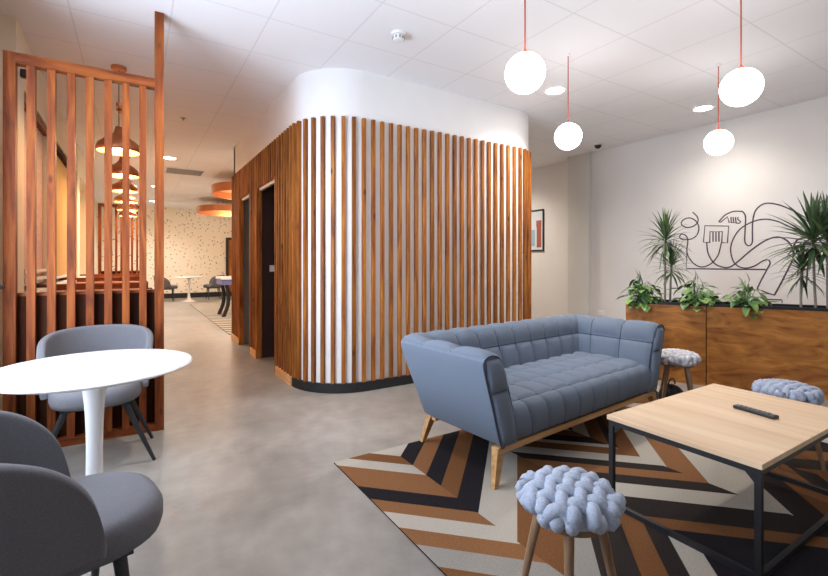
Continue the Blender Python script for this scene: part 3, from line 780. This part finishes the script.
# ------------------------------------------------------------------ coffee table
TX0, TX1, TY0, TY1, TZ = 1.93, 2.975, .705, 1.335, .445
ct = thing('coffee_table', 'light oak coffee table on thin black steel frame, on the rug', 'coffee table', (TX0, TY0, .008))
W_, D_ = TX1-TX0, TY1-TY0
TZ -= .008
obj('tabletop', nb(0, W_, 0, D_, TZ-.022, TZ, bev=.002), M['oak'], ct)
bm = bmesh.new(); t4 = .022
i0, i1, j0, j1 = .006, W_-.006, .006, D_-.006
box(bm, i0, i1, j0, j0+t4, TZ-.046, TZ-.0225); box(bm, i0, i1, j1-t4, j1, TZ-.046, TZ-.0225)
box(bm, i0, i0+t4, j0+t4, j1-t4, TZ-.046, TZ-.0225); box(bm, i1-t4, i1, j0+t4, j1-t4, TZ-.046, TZ-.0225)
for (x, y, ax, sg) in ((i0+.011, j0+t4, 'y', 1), (i0+.011, j1-t4, 'y', -1), (i1-.011, j0+t4, 'y', 1), (i1-.011, j1-t4, 'y', -1)):   # corner gussets
    v = [bm.verts.new(p) for p in ((x-.003, y, TZ-.046), (x-.003, y+sg*.035, TZ-.046), (x-.003, y, TZ-.085), (x+.003, y, TZ-.046), (x+.003, y+sg*.035, TZ-.046), (x+.003, y, TZ-.085))]
    bm.faces.new(v[:3]); bm.faces.new(v[3:][::-1])
    for a, b in ((0, 1), (1, 2), (2, 0)): bm.faces.new((v[a], v[b], v[b+3], v[a+3]))
obj('top_frame', bm, M['black'], ct)
for x in (i0, i1-t4):
    for y in (j0, j1-t4): obj('leg', nb(x, x+t4, y, y+t4, 0, TZ-.0461), M['black'], ct)
bm = bmesh.new(); box(bm, i0+.001, i0+t4-.001, j0+t4, j1-t4, 0, t4); box(bm, i1-t4+.001, i1-.001, j0+t4, j1-t4, 0, t4); box(bm, i0+t4, i1-t4, j0+.001, j0+t4-.001, 0, t4)
obj('floor_rail', bm, M['black'], ct)
# remote
def invp(px, py, z):
    d = F*(H-z)/(py-HY); r = d*(px-CX)/F; return Vector((d*sin(YAW)+r*cos(YAW), d*cos(YAW)-r*sin(YAW), z))
a = invp(735, 406.5, .45); b = invp(777, 418.5, .45); v = b-a
rm = thing('remote_control', 'black remote control lying on the oak coffee table', 'remote control', ((a.x+b.x)/2, (a.y+b.y)/2, .4452), atan2(v.y, v.x))
hl = v.length/2
obj('case', nb(-hl, hl, -.021, .021, 0, .017, bev=.006), M['plastic_black'], rm)
bm = bmesh.new()
for i in range(7):
    for j in range(3): box(bm, -hl*.8+i*hl*.22, -hl*.8+i*hl*.22+hl*.14, -.014+j*.0105, -.0065+j*.0105, .0171, .0188)
box(bm, hl*.78, hl*.9, -.007, .007, .0171, .0185)
obj('buttons', bm, M['key'], rm)

# ------------------------------------------------------------------ knitted stools
def stool(loc, rz, label, m_):
    t = thing('knitted_stool', label, 'stool', loc, rz, 'round stools with chunky knitted seats')
    bm = bmesh.new(); R = .142; sp = .0455; tr = .0225
    for fam in (0, 1):
        for i in range(-3, 4):
            o_ = i*sp; Lh = sqrt(max(R*R-o_*o_, .0006)); pts = []
            n = 40
            for k in range(n+1):
                x = -Lh + 2*Lh*k/n; r2 = (x*x+o_*o_)/(R*R)
                ph = pi*x/sp + (pi if (i % 2) else 0)
                z = .436 - .024*r2 + (.0125 if fam == 0 else -.0125)*cos(ph)
                w_ = .006*sin(ph)
                p = (x, o_+w_, z) if fam == 0 else (o_+w_, x, z); pts.append(p)
            def wrap(p, sgn):
                out = []
                for q in (1, 2, 3):
                    f_ = {1: 1.035, 2: 1.0, 3: .84}[q]; dz = {1: -.008, 2: -.016, 3: -.022}[q]
                    out.append((p[0]*f_, p[1]*f_, p[2]+dz))
                return out
            pts = wrap(pts[0], 1)[::-1] + pts + wrap(pts[-1], 1)
            tube(bm, pts, tr, 9)
    bmesh.ops.rotate(bm, verts=bm.verts[:], cent=(0, 0, 0), matrix=Matrix.Rotation(radians(32), 3, 'Z'))
    s = obj('knitted_seat', bm, m_, t, smooth=True)
    bm = bmesh.new(); lathe(bm, [(0, .422), (.12, .422), (.136, .402), (.134, .384), (.12, .364), (0, .364)], 36); obj('cushion_base', bm, m_, t, smooth=True)
    bm = bmesh.new(); lathe(bm, [(0, .363), (.118, .363), (.118, .344), (0, .344)], 36); obj('seat_board', bm, M['leg_wood'], t, autos=40)
    for k in range(4):
        a = pi/4 + k*pi/2; bm = bmesh.new()
        tube(bm, [(.095*cos(a), .095*sin(a), .3435), (.165*cos(a), .165*sin(a), .0)], [.016, .0105], 14)
        obj('leg', bm, M['leg_wood'], t, autos=40)
    return t
p = invp(569, 492, .43)
st = stool((p.x, p.y, .008), radians(-6), 'pale blue knitted stool in the foreground before the sofa', M['knit'])
st2 = stool((3.70, 1.93, .008), radians(33), 'cream knitted stool between sofa arm and planter', M['knit_w'])
p = invp(787, 389, .43)
dup(st, (p.x, p.y, .008), radians(50), 'pale blue knitted stool behind the coffee table by the planter')
# dark bag by the sofa arm
bm = bmesh.new(); bmesh.ops.create_uvsphere(bm, u_segments=24, v_segments=14, radius=1)
for v in bm.verts:
    v.co = Vector((v.co.x*.08, v.co.y*.10, max(v.co.z*.10+.085, 0)))
bg = thing('black_bag', 'small black bag on the floor under the cream stool', 'bag', (3.68, 1.96, .008)); obj('pouch', bm, M['black_soft'], bg, smooth=True)
bm = bmesh.new(); tube(bm, [(.05*cos(a), 0, .18+.05*sin(a)) for a in [pi*k/10 for k in range(11)]], .006, 6); obj('handle', bm, M['black_soft'], bg)

# ------------------------------------------------------------------ tulip tables, tub chairs
def tulip(loc, label, r=.375):
    t = thing('tulip_table', label, 'table', loc, 0)
    bm = bmesh.new(); lathe(bm, [(0, .74), (r-.012, .74), (r-.003, .737), (r, .732), (r-.004, .727), (r-.035, .716), (r-.06, .714), (0, .714)], 96); obj('tabletop', bm, M['white_gloss'], t, autos=50)
    bm = bmesh.new()
    pr = spline([(.0, .001, 0), (.185, .001, 0), (.193, .006, 0), (.175, .016, 0), (.11, .040, 0), (.060, .085, 0), (.038, .16, 0), (.031, .30, 0), (.031, .45, 0), (.037, .58, 0), (.052, .67, 0), (.085, .713, 0)], 4)
    lathe(bm, [(max(p_.x, 0), max(p_.y, .0005)) for p_ in pr], 48); obj('pedestal', bm, M['white_gloss'], t, smooth=True)
    return t
tulip((-.145, 2.335, 0), 'round white pedestal table in the left foreground')
tulip((1.375, 14.9, 0), 'small white pedestal table far away before the flecked wall', .40)
def tub(loc, rz, label, ztop=.77):
    """faces +x"""
    t = thing('tub_chair', label, 'chair', loc, rz, 'grey upholstered tub chairs')
    Rb = .240; arm = .155; half = Rb*pi/2 + arm
    def plan(s):
        a = s/Rb
        if abs(s) <= Rb*pi/2: return Vector((-cos(a)*Rb, sin(a)*Rb)), Vector((-cos(a), sin(a)))
        sg = 1 if s > 0 else -1; return Vector((abs(s)-Rb*pi/2, sg*Rb)), Vector((0, sg))
    zb0 = .375
    def f(u, v):
        s = (2*u-1)*half; k = abs(s)/half
        zb = zb0 + .05*min(k*1.2, 1)**2
        zt = zb + .02 + (ztop-zb-.02)*((1-min(k, 1)**4.2)**.5)*(1-.10*k*k)
        z = zb + (zt-zb)*v; p, n_ = plan(s)
        q = p*.97 + n_*(.045*((z-zb)/.4)**.8); return Vector((q.x-.03, q.y, z))
    bm = bmesh.new(); grid(bm, f, 44, 12)
    s = obj('backrest', bm, M['chair'], t, smooth=True); mod(s, 'SOLIDIFY', thickness=.042, offset=0); mod(s, 'SUBSURF', levels=1, render_levels=2)
    bm = bmesh.new(); n = 40; rings = []
    for rr_, z in ((.86, .375), (.97, .385), (1, .41), (1, .445), (.96, .468), (.86, .48), (.6, .486), (.3, .488)):
        ring = []
        for k in range(n):
            a = 2*pi*k/n; e = 2.6; cx_ = math.copysign(abs(cos(a))**(2/e), cos(a)); sy_ = math.copysign(abs(sin(a))**(2/e), sin(a))
            ring.append(bm.verts.new((.045+.262*rr_*cx_, .222*rr_*sy_, z)))
        rings.append(ring)
    for a, b in zip(rings, rings[1:]):
        for k in range(n): bm.faces.new((a[k], a[(k+1) % n], b[(k+1) % n], b[k]))
    bm.faces.new(rings[0][::-1]); bm.faces.new(rings[-1])
    obj('seat', bm, M['chair'], t, smooth=True)
    bm = bmesh.new(); box(bm, -.17, .20, -.16, .16, .355, .3745); obj('underframe', bm, M['black'], t)
    for sx_ in (-1, 1):
        for sy_ in (-1, 1):
            bm = bmesh.new(); tube(bm, [(.02+sx_*.15, sy_*.14, .3545), ((.19 if sx_ > 0 else -.20), sy_*.285, 0)], [.018, .0095], 12)
            obj('leg', bm, M['black'], t, autos=40)
    return t
tc1 = tub((-.185, 3.27, 0), -pi/2, 'grey tub chair between the round white table and slatted screen')
dup(tc1, (-.235, 1.60, 0), radians(14), 'grey tub chair in the bottom left corner, nearest the camera')
dup(tc1, (.80, 15.3, 0), 0, 'far grey tub chair left of the distant white table')
dup(tc1, (2.12, 15.3, 0), pi, 'far grey tub chair right of the distant white table')
dup(tc1, (1.72, 6.36, 0), -pi/2-.3, 'grey tub chair inside the grey booth opening of the slatted core')
# game table in the far hall
gt = thing('game_table', 'blue and white game table with curved black legs in the far hall', 'game table', (1.55, 10.2, 0))
obj('top_board', nb(0, 1.3, 0, .75, .80, .86, bev=.01), M['white_gloss'], gt); obj('apron', nb(.02, 1.28, .02, .73, .69, .7995), M['blue'], gt)
for x in (.12, 1.18):
    for y in (.08, .67):
        bm = bmesh.new(); sg = -1 if x < .6 else 1
        tube(bm, spline([(x, y, .689), (x-sg*.04, y, .5), (x-sg*.03, y, .25), (x+sg*.05, y, .03), (x+sg*.05, y, .001)], 6), .04, 10); obj('leg', bm, M['black_soft'], gt, smooth=True)

# ------------------------------------------------------------------ LIGHT
for i, (x, y, lab, on) in enumerate(SPOTS[:6]):
    spot(x, y, CEIL-.03, [95, 42, 50, 170, 170, 170][i], (1, .91, .82), 145, blend=1)
dup(DL, (5.3, 6.3, CEIL), 0, 'added unseen downlight brightening the passage beside the slatted core')  # lamp added out of view behind the core to brighten the passage walls
spot(5.3, 6.3, CEIL-.03, 110, (1, .90, .78), 150, blend=1)
for k in range(6):
    l = bpy.data.lights.new('pendant', 'POINT'); l.energy = 7; l.color = (1, .62, .30); l.shadow_soft_size = .03
    o = bpy.data.objects.new('pendant_lamp', l); C.objects.link(o); o.location = (-.12, 4.8+1.33*k, 2.13)
for x, y in ((2.15, 9.7), (2.3, 13.6)):
    l = bpy.data.lights.new('ring', 'POINT'); l.energy = 40; l.color = (1, .8, .6); l.shadow_soft_size = .3
    o = bpy.data.objects.new('ring_lamp', l); C.objects.link(o); o.location = (x, y, 2.40)
def area(name, loc, rot, sx_, sy_, e, col):
    l = bpy.data.lights.new(name, 'AREA'); l.shape = 'RECTANGLE'; l.size = sx_; l.size_y = sy_; l.energy = e; l.color = col
    o = bpy.data.objects.new(name, l); C.objects.link(o); o.location = loc; o.rotation_euler = rot; return o
area('window_daylight', (-.90, 2.3, 1.52), (0, radians(-90), 0), 1.9, 1.7, 62, (.72, .84, 1.0))
W = bpy.data.worlds.new('world'); S.world = W; W.use_nodes = True
W.node_tree.nodes['Background'].inputs[0].default_value = (.75, .82, .95, 1); W.node_tree.nodes['Background'].inputs[1].default_value = .8

# ------------------------------------------------------------------ camera
cam = bpy.data.cameras.new('camera'); co = bpy.data.objects.new('camera', cam); C.objects.link(co)
co.location = (0, 0, H); co.rotation_euler = (radians(90), 0, -YAW)
cam.sensor_width = 36; cam.lens = F/828*36; cam.shift_y = -(288-HY)/828; cam.clip_start = .05; cam.clip_end = 100
S.camera = co
S.view_settings.view_transform = 'Standard'; S.view_settings.look = 'None'; S.view_settings.gamma = 1
S.view_settings.use_curve_mapping = False; S.view_settings.exposure = 0.87
